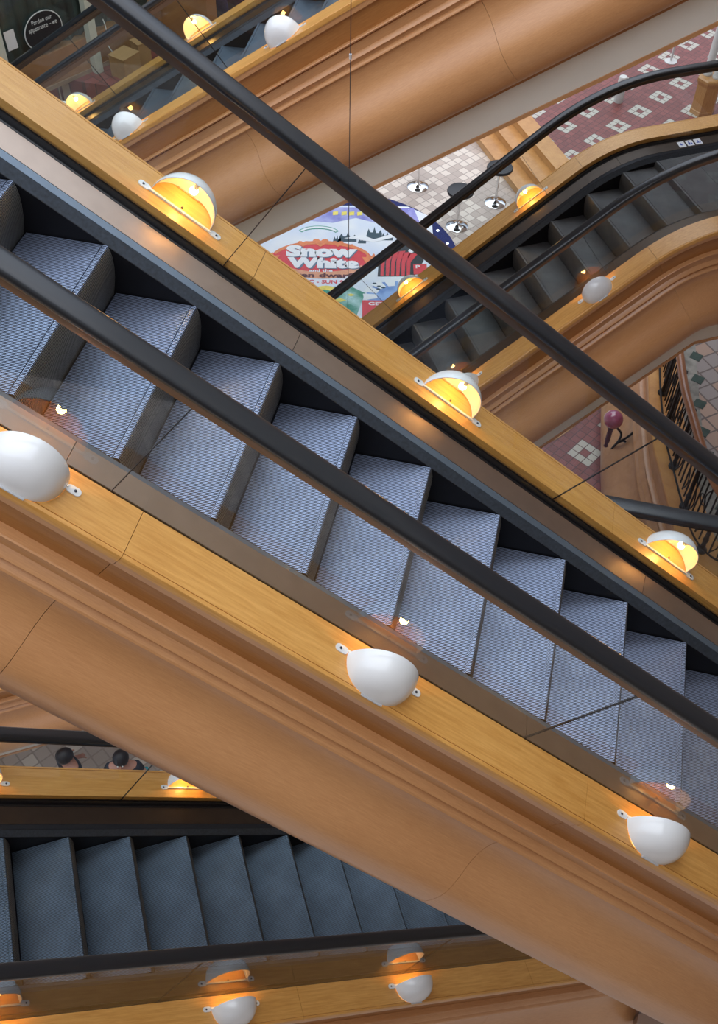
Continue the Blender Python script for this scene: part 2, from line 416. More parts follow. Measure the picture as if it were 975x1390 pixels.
def lamp(root, pa, s, side, label):
    global LAMP
    if LAMP is None:
        LAMP = lamp_parts()
        for nm, me, mt, sm, par in LAMP:
            me.materials.append(mt)
            if sm:
                for p in me.polygons: p.use_smooth = True
                me.set_sharp_from_angle(angle=math.radians(sm))
    x, z, nx, nz = pa.at(s)
    Xa = Vector((nz, 0, -nx)); Na = Vector((nx, 0, nz)); Ya = Vector((0, side, 0))
    if side < 0: Xa = -Xa            # keep it right-handed
    o = Vector((x + nx * .134, side * .839, z + nz * .134))
    L = Matrix(((Xa.x, Ya.x, Na.x, o.x), (Xa.y, Ya.y, Na.y, o.y), (Xa.z, Ya.z, Na.z, o.z), (0, 0, 0, 1)))
    W = Matrix.Translation(root.location) @ Matrix.Rotation(root.rotation_euler.z, 4, 'Z') @ L
    e = empty('bulkhead_lamp'); e.matrix_world = W
    tag(e, label, 'lamp', 'bulkhead lamps along the escalators')
    objs = {}
    for nm, me, mt, sm, par in LAMP:
        c = bpy.data.objects.new(nm, me); COL.objects.link(c); c.parent = objs.get(par, e); objs.setdefault(nm, c)
    return e

A, pA = escalator((-1.98391152, 3.08740263, -3.01414575), 0., -1.945, 5.68,
                  'large steel-blue escalator descending across the middle, nearest to the viewer', M['tread'], .65, .5, inner='bronze', trim='trim')
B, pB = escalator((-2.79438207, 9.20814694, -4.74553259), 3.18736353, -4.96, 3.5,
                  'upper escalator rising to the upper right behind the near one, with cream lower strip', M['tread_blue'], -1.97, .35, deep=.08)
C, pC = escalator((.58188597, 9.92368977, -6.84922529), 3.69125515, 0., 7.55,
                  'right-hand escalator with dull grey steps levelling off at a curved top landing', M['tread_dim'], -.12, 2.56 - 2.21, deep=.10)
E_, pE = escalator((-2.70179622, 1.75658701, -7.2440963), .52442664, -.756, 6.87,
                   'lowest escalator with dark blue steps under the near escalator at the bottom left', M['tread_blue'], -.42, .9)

for s, l in ((.19, 'glowing amber lamp on far ledge of near escalator, highest of its three'),
             (1.88, 'brightest glowing lamp, in the middle of the near escalator far ledge'),
             (3.56, 'glowing lamp on far ledge of near escalator, beside the iron gallery railing')):
    lamp(A, pA, s, 1, l)
for s, l in ((.17, 'white domed lamp back cut by the left edge, on the near maple ledge'),
             (1.87, 'white domed lamp back in the middle of the near maple ledge'),
             (3.56, 'white domed lamp back on the near maple ledge at the lower right')):
    lamp(A, pA, s, -1, l)
for s, l in ((1.55, 'small white domed lamp, lower of two on near ledge of upper escalator'),
             (-.35, 'small white domed lamp, higher of two on near ledge of upper escalator')):
    lamp(B, pB, s, 1, l)
for s, l in ((3.13, 'small glowing lamp on far ledge of upper escalator, before red floor tiles'),
             (1.29, 'small glowing lamp on far ledge of upper escalator, before dark clothes shop')):
    lamp(B, pB, s, -1, l)
for s, l in ((.53, 'small white domed lamp on near ledge of the grey right-hand escalator'),
             (2.23, 'small white lamp back peeping from behind the brightest glowing lamp')):
    lamp(C, pC, s, 1, l)
for s, l in ((.53, 'small glowing lamp on far ledge of right-hand escalator, by the timber steps'),
             (2.23, 'small glowing lamp on far ledge of right-hand escalator, by the show poster')):
    lamp(C, pC, s, -1, l)
for s, l in ((1.47, 'glowing lamp on far ledge of lowest escalator, half hidden under the cherry bulge'),
             (-.21, 'glowing lamp on far ledge of lowest escalator, cut by the left edge')):
    lamp(E_, pE, s, 1, l)
for s, l in ((1.47, 'lamp on the near ledge of the lowest escalator, second from the left'), (-.21, 'lamp on the near ledge of the lowest escalator, at its left end'),
             (3.15, 'lamp on the near ledge of the lowest escalator, at its right end')):
    lamp(E_, pE, s, -1, l)

# ------------------------------------------------------------------ floors
def slab(name, pts, z, th, mat, label=None):
    v, f = extr([[(x, y, z - th) for x, y in pts], [(x, y, z) for x, y in pts]])
    o = link(name, mesh(name, v, f), mat); o['kind'] = 'structure'; return o
slab('floor', [(-22, -8), (17, -8), (17, 42), (-22, 42)], COURT, .3, M['beigetile'])
slab('floor', [(-12, -2), (-6.6, 5.2), (-7.6, 6.9), (-12, 9)], F0, .3, M['beigetile'])
curve_edge = [tuple(p)[:2] for p in smoothcurve([(-1.11, 10.23, 0), (-.25, 11.65, 0), (.185, 12.23, 0), (.53, 12.64, 0), (.765, 12.88, 0), (.975, 13.16, 0), (1.18, 13.49, 0), (1.43, 13.98, 0), (1.60, 14.67, 0), (1.64, 15.5, 0)], 4)]
red_poly = curve_edge + [(1.65, 17.5), (1.35, 19.75), (1.10, 20.10), (-3.95, 27.87), (-3.95, 41.9), (16.9, 41.9), (16.9, 3.7), (-1.11, 3.7)]
slab('floor', red_poly, RED, .58, M['redtile'])
# maple kerb following the curved edge of the raised red floor
kerb_in = curve_edge + [(1.65, 17.5), (1.37, 19.7)]
M['kerb'] = wood('kerb_maple', (.50, .25, .08), (.66, .38, .14), ang=0, stretch=1, coat=.3)
def offset_poly(pl, d):
    out = []
    for i, p in enumerate(pl):
        a = pl[max(i - 1, 0)]; b = pl[min(i + 1, len(pl) - 1)]
        t = Vector((b[0] - a[0], b[1] - a[1])).normalized(); out.append((p[0] - t.y * d, p[1] + t.x * d))
    return out
ko = offset_poly(kerb_in, .32)
mb = MB()
mb.add(*extr([[(a[0], a[1], COURT), (b[0], b[1], COURT), (b[0], b[1], RED + .012), (a[0], a[1], RED + .012)] for a, b in zip(kerb_in, ko)]))
o = mb.build('trim_1', M['kerb']); o['kind'] = 'structure'
# three timber steps between the two floor levels
M['stepwood'] = wood('timber_steps', (.45, .20, .055), (.62, .32, .10), ang=0, stretch=1, coat=.3, rough=.5)
st = empty('floor_steps', (1.10, 20.10, COURT), math.radians(123)); tag(st, 'short flight of orange timber steps between red tiles and pale mosaic floor', 'steps')
for k in range(3):
    h = .62 - .2067 * k
    mb = MB().box(0, .42 * k, 0, 9.0, .42 * (k + 1), h - .03); mb.build('riser', M['kerb'], st)
    mb = MB().box(0, .42 * k, h - .03, 9.0, .42 * (k + 1) + .03, h + .004); mb.build('tread', M['stepwood'], st)

# unseen second and third floor slabs, added to shade the right and near side
slab('floor', [(1.6, -1.2), (16, -1.2), (16, 34), (2.7, 34), (2.7, 6.6), (1.6, 6.6)], F2, .35, M['cream'])
slab('floor', [(-16, -9), (16, -9), (16, -1.2), (-16, -1.2)], F2, .35, M['cream'])
slab('floor', [(-16, -9), (16, -9), (16, -4.2), (-16, -4.2)], F2 + 4.91, .35, M['cream'])
slab('floor', [(2.6, -4.2), (16, -4.2), (16, 34), (2.6, 34)], F2 + 4.91, .35, M['cream'])

# ------------------------------------------------------------------ round stage with star lights and show poster
M['stage'] = plain('blue_carpet', (.012, .02, .13), .8, var=.35, scale=30)
sg = empty('round_stage', (-3.995, 16.67, COURT)); tag(sg, 'round dark blue stage with little white lights round its edge', 'stage')
MB().lathe([(0, 0), (2.34, 0), (2.40, .04), (2.40, .66), (2.38, .70), (0, .70)], (0, 0, 0), 96).build('platform', M['stage'], sg, 40)
M['star'] = emit('star_light', (.85, .9, 1), 4)
for k in range(30):
    a = 2 * PI * k / 30 + .1
    MB().lathe([(0, 0), (.028, 0), (.026, .012), (0, .016)], (2.24 * math.cos(a), 2.24 * math.sin(a), .701), 10).build('star_light', M['star'], sg)
# poster
def pmix(name, c1, c2, scale=1.5, lo=.4, hi=.62, rough=.5):
    m, n, out = nt(name); b = bsdf(n, out, c1, rough)
    tc = n.nodes.new('ShaderNodeTexCoord'); no = n.nodes.new('ShaderNodeTexNoise'); no.inputs['Scale'].default_value = scale; no.inputs['Detail'].default_value = 5
    r = n.nodes.new('ShaderNodeValToRGB'); r.color_ramp.elements[0].position = lo; r.color_ramp.elements[1].position = hi
    r.color_ramp.elements[0].color = (*c1, 1); r.color_ramp.elements[1].color = (*c2, 1)
    n.links.new(tc.outputs['Object'], no.inputs['Vector']); n.links.new(no.outputs[0], r.inputs[0]); n.links.new(r.outputs[0], b.inputs['Base Color'])
    return m
PO = empty('show_poster', (-3.995, 16.65, COURT + .704), math.radians(13.2)); PO.scale = (1.24, 1.233, 1.233); tag(PO, 'large bright pantomime poster lettered Snow White in white on a red oval', 'poster')  # poster enlarged along with the courtyard's scaling about the camera
pm = dict(bg=pmix('poster_snow', (.72, .80, .95), (.90, .93, .97)), viol=pmix('poster_violet', (.22, .22, .62), (.50, .52, .85), 2.5), red=plain('poster_red', (.75, .035, .05), .5, var=.08),
          white=plain('poster_white', (.92, .94, .97), .5, var=0), dark=plain('poster_dark', (.02, .06, .09), .5, var=0), teal=plain('poster_green', (.02, .32, .22), .5, var=.2),
          orange=plain('poster_orange', (.85, .24, .07), .5, var=.15), yellow=plain('poster_yellow', (.9, .75, .12), .5, var=.1), ribbon=plain('poster_ribbon', (.80, .36, .20), .5, var=.1),
          maroon=plain('poster_maroon', (.10, .01, .02), .5, var=.1), blue=pmix('poster_blue', (.10, .22, .60), (.30, .48, .85), 3), black=plain('poster_black', (.01, .01, .015), .5, var=.1),
          green2=pmix('poster_foliage', (.05, .30, .20), (.55, .80, .80), 2.2), shadow=plain('poster_grey_blue', (.12, .2, .3), .5, var=0))
def flat(name, pts, z, m, th=.002, parent=PO):
    v, f = extr([[(x, y, z) for x, y in pts], [(x, y, z + th) for x, y in pts]])
    return link(name, mesh(name, v, f), m, parent)
def oval(cx, cy, rx, ry, n=40, a0=0., a1=2 * PI):
    full = abs(a1 - a0 - 2 * PI) < 1e-6
    k = n if full else n + 1
    return [(cx + rx * math.cos(a0 + (a1 - a0) * i / n), cy + ry * math.sin(a0 + (a1 - a0) * i / n)) for i in range(k)]
flat('poster_sheet', [(-1.75, -1.45), (1.5, -1.45), (1.5, 1.25), (1.1, 1.55), (-1.75, 1.55)], .004, pm['bg'], .004)  # poster layout taken from image pixels, cast onto the stage top
z1, z2, z3, z4 = .0082, .0106, .013, .0154
flat('sky_band', [(-.75, 1.12), (-.2, 1.05), (.2, 1.2), (.7, 1.0), (1.3, 1.05), (1.2, 1.5), (-1.7, 1.5), (-1.6, 1.1), (-1.2, 1.3)], z1, pm['viol'])
for x in (-.2, -.05, .08, .22, .36): flat('yellow_dash', [(x, 1.26), (x + .09, 1.28), (x + .09, 1.38), (x, 1.36)], z2, pm['yellow'])
arch = oval(-.43, .74, .36, .22, 20, .35, PI - .35); archi = oval(-.43, .72, .30, .15, 20, .35, PI - .35)
flat('arch_logo', arch + archi[::-1], z1, pm['teal'])
flat('arch_panel', oval(-.43, .735, .345, .205, 20, .42, PI - .42) + oval(-.43, .725, .31, .165, 20, .42, PI - .42)[::-1], z2, pm['white'])
def castle(cx, cy, w, h):
    flat('castle', [(cx - w, cy - h), (cx + w, cy - h), (cx + w, cy), (cx + .8 * w, cy + .5 * h), (cx + .6 * w, cy), (cx + .3 * w, cy), (cx + .1 * w, cy + h), (cx - .1 * w, cy + .1 * h), (cx - .4 * w, cy + .1 * h), (cx - .6 * w, cy + .7 * h), (cx - .8 * w, cy)], z1, pm['dark'])
castle(.05, .66, .16, .13); castle(.50, .78, .14, .17); castle(-.12, .60, .07, .1); castle(.30, .56, .07, .07); castle(.72, .70, .1, .12)
flat('white_path', [(.0, .62), (.3, .72), (.5, .6), (.8, .75), (.85, .67), (.5, .52), (.2, .6)], z2, pm['white'])
flat('red_oval', oval(-.37, .02, .86, .46, 64), z1, pm['red'])
flat('orange_rim', oval(-.37, .04, .84, .50, 40, .35, PI - .35) + oval(-.37, .02, .80, .43, 40, .35, PI - .35)[::-1], z2, pm['orange'])
def heart(cx, cy, s, m=None):
    flat('heart', [(cx, cy - .9 * s), (cx + .8 * s, cy - .1 * s), (cx + .95 * s, cy + .35 * s), (cx + .7 * s, cy + .65 * s), (cx + .3 * s, cy + .6 * s), (cx, cy + .25 * s), (cx - .3 * s, cy + .6 * s), (cx - .7 * s, cy + .65 * s), (cx - .95 * s, cy + .35 * s), (cx - .8 * s, cy - .1 * s)], z3, m or pm['orange'])
for x, y, s in ((-.68, .46, .10), (-.39, .50, .14), (-.10, .47, .10), (.1, .42, .06), (-.85, .40, .06)): heart(x, y, s)
for sx in (-1, 1):
    c = -.37 + sx * .84
    flat('hand_shape', [(c - .12, -.02), (c - .17, .12), (c - .10, .11), (c - .09, .22), (c - .02, .13), (c + .03, .22), (c + .06, .12), (c + .15, .14), (c + .11, -.0), (c + .05, -.08), (c - .06, -.08)], z3, pm['orange'])
flat('ribbon', oval(-.37, .10, .80, .55, 40, PI + .55, 2 * PI - .55) + oval(-.37, .12, .78, .40, 40, PI + .55, 2 * PI - .55)[::-1], z2, pm['ribbon'])
FONTS = {}
def text(txt, x0, x1, y0, y1, z, m, parent, name='lettering', bold=0., ex=.0008, rot=None):
    cu = bpy.data.curves.new('t', 'FONT'); cu.body = txt; cu.extrude = ex; cu.offset = bold; cu.resolution_u = 3
    ob = bpy.data.objects.new('t', cu); COL.objects.link(ob)
    dg = bpy.context.evaluated_depsgraph_get(); dg.update()
    me = bpy.data.meshes.new_from_object(ob.evaluated_get(dg)); bpy.data.objects.remove(ob)
    xs = [v.co.x for v in me.vertices]; ys = [v.co.y for v in me.vertices]
    ax, bx, ay, by = min(xs), max(xs), min(ys), max(ys)
    for v in me.vertices:
        v.co.x = x0 + (v.co.x - ax) / (bx - ax) * (x1 - x0); v.co.y = y0 + (v.co.y - ay) / (by - ay) * (y1 - y0); v.co.z += z
    me.materials.clear(); me.materials.append(m)
    if rot is not None: me.transform(rot)
    o = bpy.data.objects.new(name, me); COL.objects.link(o); o.parent = parent; return o
text('Snow', -.93, .24, .08, .39, z3 + .001, pm['shadow'], PO, bold=.075)
text('Snow', -.96, .22, .10, .41, z4, pm['white'], PO, bold=.07)
text('White', -.90, .27, -.21, .07, z3 + .001, pm['shadow'], PO, bold=.07)
text('White', -.93, .25, -.19, .09, z4, pm['white'], PO, bold=.065)
text('and the', -.56, -.18, -.285, -.215, z4, pm['white'], PO, bold=.03)
text('seven dwarfs', -.99, .22, -.425, -.31, z4, pm['maroon'], PO, bold=.035)
text('DEC - SUN 9', -.72, .0, -.575, -.485, z2, pm['red'], PO, bold=.02)
flat('foliage', [(-1.2, -1.4), (.2, -1.4), (.35, -.8), (.1, -.62), (-.3, -.66), (-.8, -.6), (-1.2, -.75)], z1, pm['green2'])
flat('yellow_disc', oval(-.28, -.80, .22, .17), z2, pm['yellow']); flat('yellow_disc_centre', oval(-.28, -.82, .11, .08), z3, pm['teal'])
for x, y, s in ((-.05, -.98, .1), (-.5, -1.05, .12), (.12, -.85, .07)): flat('yellow_leaf', [(x - s, y), (x, y + .5 * s), (x + s, y), (x, y - .5 * s)], z2, pm['yellow'])
flat('blue_wheel', oval(.83, -.85, .46, .36), z1, pm['blue'])
for k in range(6):
    a = .75 + k * .5; w = .19
    flat('wheel_wedge', [(.83 + .30 * math.cos(a - w), -.85 + .24 * math.sin(a - w)), (.83 + .52 * math.cos(a - w), -.85 + .41 * math.sin(a - w)), (.83 + .52 * math.cos(a + w), -.85 + .41 * math.sin(a + w)), (.83 + .30 * math.cos(a + w), -.85 + .24 * math.sin(a + w))], z2, pm['white'])
for x, y in ((.50, -.56), (.57, -.63), (.56, -.70), (.64, -.66)): flat('dark_leaf', oval(x, y, .035, .02, 10), z3, pm['dark'])
flat('red_box', [(.30, -.98), (.72, -.98), (.72, -1.40), (.30, -1.40)], z3, pm['red'])
text('GET', .40, .66, -1.10, -1.02, z4, pm['white'], PO, bold=.03)
flat('red_drape_back', [(.55, -.38), (1.15, -.36), (1.32, .05), (1.2, .42), (.95, .5), (.75, .3), (.58, .1)], z1, pm['black'])
for k in range(6):
    x = .60 + k * .085
    flat('red_drape', [(x, -.36), (x + .05, -.36), (x + .075, .0), (x + .11 + .02 * k, .30 - .03 * abs(k - 3)), (x + .05, .28 - .03 * abs(k - 3)), (x + .01, .0)], z2, pm['red'])
flat('white_cuff', oval(.72, .24, .06, .05, 14), z3, pm['white']); flat('white_cuff', oval(1.12, .30, .05, .05, 14), z3, pm['white'])
flat('red_tab', [(1.14, -.06), (1.36, -.04), (1.36, -.30), (1.14, -.32)], z3, pm['red'])
text('P', 1.18, 1.25, -.16, -.08, z4, pm['white'], PO, bold=.02)

# ------------------------------------------------------------------ bar stools on the mosaic floor
def stool(x, y, label, group=None):
    t = empty('bar_stool', (x, y, COURT)); tag(t, label, 'stool', 'bar stools beside the round stage')
    MB().lathe([(0, 0), (.245, 0), (.25, .01), (.235, .022), (.15, .045), (.06, .07), (.034, .09), (0, .09)], n=36).build('base', M['chrome'], t, 35)
    MB().lathe([(0, .08), (.027, .08), (.027, .86), (0, .86)], n=16).build('post', M['chrome'], t, 60)
    MB().lathe([(0, .85), (.15, .85), (.26, .87), (.29, .885), (.295, .915), (.28, .94), (.22, .95), (0, .952)], n=36).build('seat', M['black'], t, 35)
    return t
stool(-3.20, 20.65, 'chrome-footed bar stool farthest left, under the cream strip of the upper escalator')
stool(-1.36, 20.47, 'chrome-footed stool with black round seat next to the timber steps')
stool(-2.06, 19.38, 'chrome-footed stool with black round seat nearest the blue stage')

# ------------------------------------------------------------------ columns, bollard, pole, counter on the red floor
M['colwhite'] = plain('white_paint', (.62, .63, .60), .45, var=.04)
M['plinthwood'] = wood('plinth_wood', (.40, .19, .06), (.55, .30, .11), ang=PI / 2, stretch=8)
def hexa(r, n=6, rot=.3): return [(r * math.cos(2 * PI * k / n + rot), r * math.sin(2 * PI * k / n + rot)) for k in range(n)]
pd = empty('column_pedestal', (3.03, 24.55, RED)); tag(pd, 'faceted light wood pedestal under the white columns on red tiles', 'pedestal')
v, f = extr([[(x * s, y * s, z) for x, y in hexa(.29, 6)] for s, z in ((1.05, 0), (1.05, .1), (1, .12), (1, .72), (1.05, .77), (1.13, .83), (1.13, .89), (1.0, .92))])
link('pedestal_body', mesh('pedestal_body', v, f), M['plinthwood'], pd)
for i, (dx, dy) in enumerate(((-.11, .06), (.12, -.05))):
    c = empty('column', (3.03 + dx, 24.55 + dy, RED + .92)); tag(c, ('left' if i == 0 else 'right') + ' of the twin round white columns on the wood pedestal', 'column', 'twin white columns')
    MB().lathe([(.108, 0), (.108, .05), (.10, .08), (.09, .12), (.085, 4.2)], n=32).build('shaft', M['colwhite'], c, 35)
    MB().lathe([(.11, 0), (.114, .03), (.108, .06), (.09, .08), (.09, 0)], n=32).build('base_ring', M['colwhite'], c, 35)
b = MB().lathe([(0, 0), (.11, 0), (.11, .6), (.09, .65), (0, .66)], (1.02, 24.5, RED), 24).build('bollard', M['colwhite'], None, 40); tag(b, 'short white cylindrical bollard on the red tiles behind the escalator handrail', 'bollard')
b = MB().lathe([(0, 0), (.16, 0), (.16, .02), (.03, .04), (.025, 1.2), (0, 1.2)], (2.20, 26.8, RED), 16).build('barrier_post', M['colwhite'], None, 40); tag(b, 'thin white post standing on red tiles beyond the diamond pattern', 'post')
M['pink'] = plain('pale_pink_laminate', (.62, .44, .38), .5, var=.03)
ct = empty('curved_counter', (4.05, 23.6, RED)); tag(ct, 'pale pink curved counter with pale glass top beside the pedestal', 'counter')
MB().lathe([(0, 0), (.62, 0), (.62, 1.0), (0, 1.0)], n=48).build('counter_body', M['pink'], ct, 40)
MB().lathe([(0, 1.0), (.68, 1.0), (.68, 1.03), (0, 1.03)], n=48).build('counter_top', M['steel'], ct, 40)

# ------------------------------------------------------------------ gallery on the first floor, lower right
edge = [(1.80, 13.9), (1.85, 13.06), (1.89, 12.58), (1.93, 12.02), (2.0, 11.4), (2.07, 10.94), (2.19, 10.45), (2.33, 9.87), (2.47, 9.39), (2.74, 8.97), (3.35, 8.70), (7.4, 8.70)]
ed = [tuple(p)[:2] for p in smoothcurve([(x, y, 0) for x, y in edge[:-1]], 5)] + [edge[-1]]
GS = 1.7   # gallery scaled about the camera to this level, mouldings enlarged to match the image
def sweep_plan(pl, prof, z0, name, mat, parent, smooth=None, rev=1):
    rings = []
    for i, p in enumerate(pl):
        a = pl[max(i - 1, 0)]; b = pl[min(i + 1, len(pl) - 1)]
        t = Vector((b[0] - a[0], b[1] - a[1])).normalized()
        # outward is to the right of travel (-x while travelling towards -y)
        ox, oy = t.y, -t.x
        rings.append([(p[0] + ox * u, p[1] + oy * u, z0 + n) for u, n in prof])
    v, f = extr(rings); return link(name, mesh(name, v, f), mat, parent, smooth)
off = lambda P: [((u - .985) * GS, (n - .134) * GS) for u, n in P]
M['fascia_flat'] = wood('gallery_cherry', (.40, .185, .07), (.55, .29, .135), ang=0, stretch=1, coat=.35, scale=7, coat_r=.32)
M['deck_flat'] = wood('gallery_maple', (.46, .20, .055), (.62, .32, .10), ang=0, stretch=1, coat=.25)
G = empty('gallery_edge', (0, 0, 0)); tag(G, 'curved wooden gallery edge with maple ledge and rounded cherry fascia at the right', 'gallery edge')
zg = F0 + .12
for P, nm, mt, sm in (([(-.50, 0), (-.012, 0), (0, -.012), (0, -.075), (-.50, -.075)], 'ledge_board', 'deck_flat', 40), (off(P_BAND), 'ledge_edge_band', 'fascia_flat', None), (off(P_PANEL), 'fascia_panel', 'fascia_flat', None), (off(P_MOULD), 'fascia_moulding', 'fascia_flat', 45), (off(P_BULGE), 'bulge_panel', 'fascia_flat', 50), (off(P_BEAD), 'bead_moulding', 'fascia_flat', 45)):
    sweep_plan(ed, P, zg, nm, M[mt], G, sm)
fl = offset_poly(ed, .42)
slab('floor', fl + [(9, 8.9), (9, 14.6), (2.22, 14.6)], F0, .25, M['gallerytile'])
slab('floor', [(2.3, 3.2), (9, 3.2), (9, 8.9), (3.4, 8.9), (2.9, 7.5)], F0, .25, M['gallerytile'])
slab('floor', [(3.1, 1.0), (9, 1.0), (9, 4.98), (1.9, 4.98), (1.9, 4.4), (3.1, 4.4)], F1, .25, M['gallerytile'])
mg = offset_poly(ed, .44); mo = offset_poly(ed, .80)
mb = MB(); mb.add(*extr([[(a[0], a[1], F0 + .001), (b_[0], b_[1], F0 + .001), (b_[0], b_[1], F0 + .005), (a[0], a[1], F0 + .005)] for a, b_ in zip(mg[:-1], mo[:-1])])); o = mb.build('trim_2', M['marble']); o['kind'] = 'structure'
gi = 0
for i in range(4, len(mo) - 6, 5):
    x, y = mo[i]; r = .12
    o = MB().add(*extr([[(x + r * math.cos(a), y + r * math.sin(a), z) for a in (0.4, PI / 2 + .4, PI + .4, 1.5 * PI + .4)] for z in (F0 + .003, F0 + .009)])).build('trim_%d' % (3 + gi), M['green']); o['kind'] = 'structure'; gi += 1
# cast iron railing with wooden handrail, standing on the ledge
M['iron'] = plain('black_cast_iron', (.012, .011, .011), .45, metal=.3, var=.1)
M['railwood'] = wood('mahogany_rail', (.25, .09, .035), (.36, .15, .06), ang=0, stretch=1, coat=.5)
R_ = empty('gallery_railing', (0, 0, 0)); tag(R_, 'black cast iron railing with mahogany handrail standing on the gallery ledge', 'railing')
rp = offset_poly(ed, .21)
lens = [0]
for i in range(1, len(rp)): lens.append(lens[-1] + math.dist(rp[i], rp[i - 1]))
def rat(d):
    for i in range(1, len(rp)):
        if lens[i] >= d:
            t = (d - lens[i - 1]) / (lens[i] - lens[i - 1]); a, b = rp[i - 1], rp[i]
            return (a[0] + (b[0] - a[0]) * t, a[1] + (b[1] - a[1]) * t)
    return rp[-1]
D0 = 1.0; D1 = lens[-1] - .5
railpts = [(rat(D0 + (D1 - D0) * k / 40)[0] - .06, rat(D0 + (D1 - D0) * k / 40)[1] - .02, zg + 1.20) for k in range(41)]
mb = MB(); mb.tube(railpts, .06, 10); mb.build('wooden_handrail', M['railwood'], R_, 60)
MB().tube([(x, y, z - .075) for x, y, z in railpts], .02, 6).build('rail_underbar', M['iron'], R_)
MB().tube([(x, y, zg + .12) for x, y, z in railpts], .016, 6).build('bottom_bar', M['iron'], R_)
d = D0; k = 0
while d < D1:
    if k % 6 == 0:
        x, y = rat(d)
        MB().lathe([(0, 0), (.075, 0), (.075, .03), (.04, .06), (.03, .18), (.044, .24), (.03, .3), (.03, .92), (.046, .98), (.03, 1.04), (.03, 1.18), (0, 1.18)], (x, y, zg), 12).build('post', M['iron'], R_, 40)
    else:
        x, y = rat(d); x2, y2 = rat(min(d + .08, D1)); tx, ty = (x2 - x) / .08, (y2 - y) / .08
        mb = MB().tube([(x, y, zg + .10), (x, y, zg + 1.16)], .013, 6)
        if k % 6 in (1, 4):
            pts = [(x + tx * .08 * math.sin(a), y + ty * .08 * math.sin(a), zg + .12 + .85 * a / (2 * PI)) for a in [2 * PI * q / 16 for q in range(17)]]
            mb.tube(pts, .010, 6)
        if k % 6 == 3:
            pts = [(x + tx * .08 * math.cos(a), y + ty * .08 * math.cos(a), zg + .64 + .08 * math.sin(a)) for a in [2 * PI * q / 16 for q in range(17)]]
            mb.tube(pts, .010, 6)
        mb.build('baluster', M['iron'], R_)
    d += .125; k += 1
# glass balustrade at the landing of the near escalator
gb = empty('landing_balustrade', (.35, 4.82, F1)); tag(gb, 'glass landing balustrade with flat black handrail at the right edge', 'balustrade')
mb = MB(); pts = [(0, 0, .975), (3.4, 0, .975)]
v, f = extr([[(x, u * 1.25, .97 + n * 1.2) for u, n in H_RUB] for x in (0, 3.4)]); link('handrail', mesh('handrail', v, f), M['rubber'], gb, 50)
v, f = extr([[(x, u, .965 + n) for u, n in H_GUI] for x in (0, 3.4)]); link('handrail_guide', mesh('handrail_guide', v, f), M['bronze_dark'], gb)
MB().box(0.02, -.005, .02, 3.4, .005, .9).build('glass_panel', M['glass'], gb)
MB().box(0, -.05, -.10, 3.4, .05, .03).build('base_channel', M['bronze_dark'], gb)
slab('floor', [(.35, 4.42), (3.2, 4.42), (3.2, 4.92), (.35, 4.92)], F1 - .1, .2, M['truss'])  # support slab added under the balustrade, hidden behind the near escalator

# globe lamp on a curly iron bracket
M['globe'] = plain('pink_glass', (.42, .10, .20), .12, spec=.8, coat=1, coat_r=.03, var=.15, scale=12)
gl = empty('globe_lamp', (1.52, 12.10, -12.0)); tag(gl, 'pink glass globe lamp on a curly black iron bracket over the red tiles', 'lamp')
MB().lathe([(.155 * math.sin(PI * q / 16) if 0 < q < 16 else 0, -.155 * math.cos(PI * q / 16)) for q in range(17)], n=28).build('globe', M['globe'], gl, 80)
MB().lathe([(0, -.20), (.05, -.20), (.08, -.16), (.09, -.135), (.05, -.125), (0, -.125)], n=20).build('collar', M['iron'], gl, 40)
M['purple'] = plain('dark_purple_enamel', (.10, .03, .07), .35, var=.1)
MB().lathe([(0, -.66), (.022, -.65), (.04, -.62), (.025, -.58), (.042, -.5), (.042, -.2), (0, -.2)], n=16).build('drop_tube', M['purple'], gl, 40)
bpts = [[(.40, .05, .0), (.39, .05, -.11), (.36, .05, -.27), (.28, .05, -.42), (.17, .05, -.57), (.11, .05, -.74), (.10, .05, -.88), (.14, .05, -1.02), (.23, .05, -1.11), (.32, .05, -1.13)],  # bracket points cast from image pixels onto one vertical plane
        [(.17, .05, -.57), (.25, .05, -.49), (.34, .05, -.53), (.43, .05, -.53), (.51, .05, -.44), (.58, .05, -.26)],
        [(.03, .05, -.18), (.12, .05, -.25), (.19, .05, -.35), (.185, .05, -.49), (.16, .05, -.58)], [(.40, .05, 0), (.42, .05, .32), (.45, .05, .50)]]
mb = MB()
for q in bpts: mb.tube(smoothcurve(q, 6), .02, 8)
mb.build('bracket', M['iron'], gl, 60)

# thin steel cable hanging in the atrium
cb = empty('hanging_cable', (-1.30, 5.55, -3.0)); tag(cb, 'thin vertical steel cable hanging in front of the upper escalator with one small clamp', 'cable')
MB().tube([(0, 0, 1.6), (0, 0, -8.4)], .0025, 6).build('wire', M['screw'], cb)
MB().tube([(0, 0, .01), (0, 0, -.02)], .008, 8).build('clamp', M['steel'], cb)

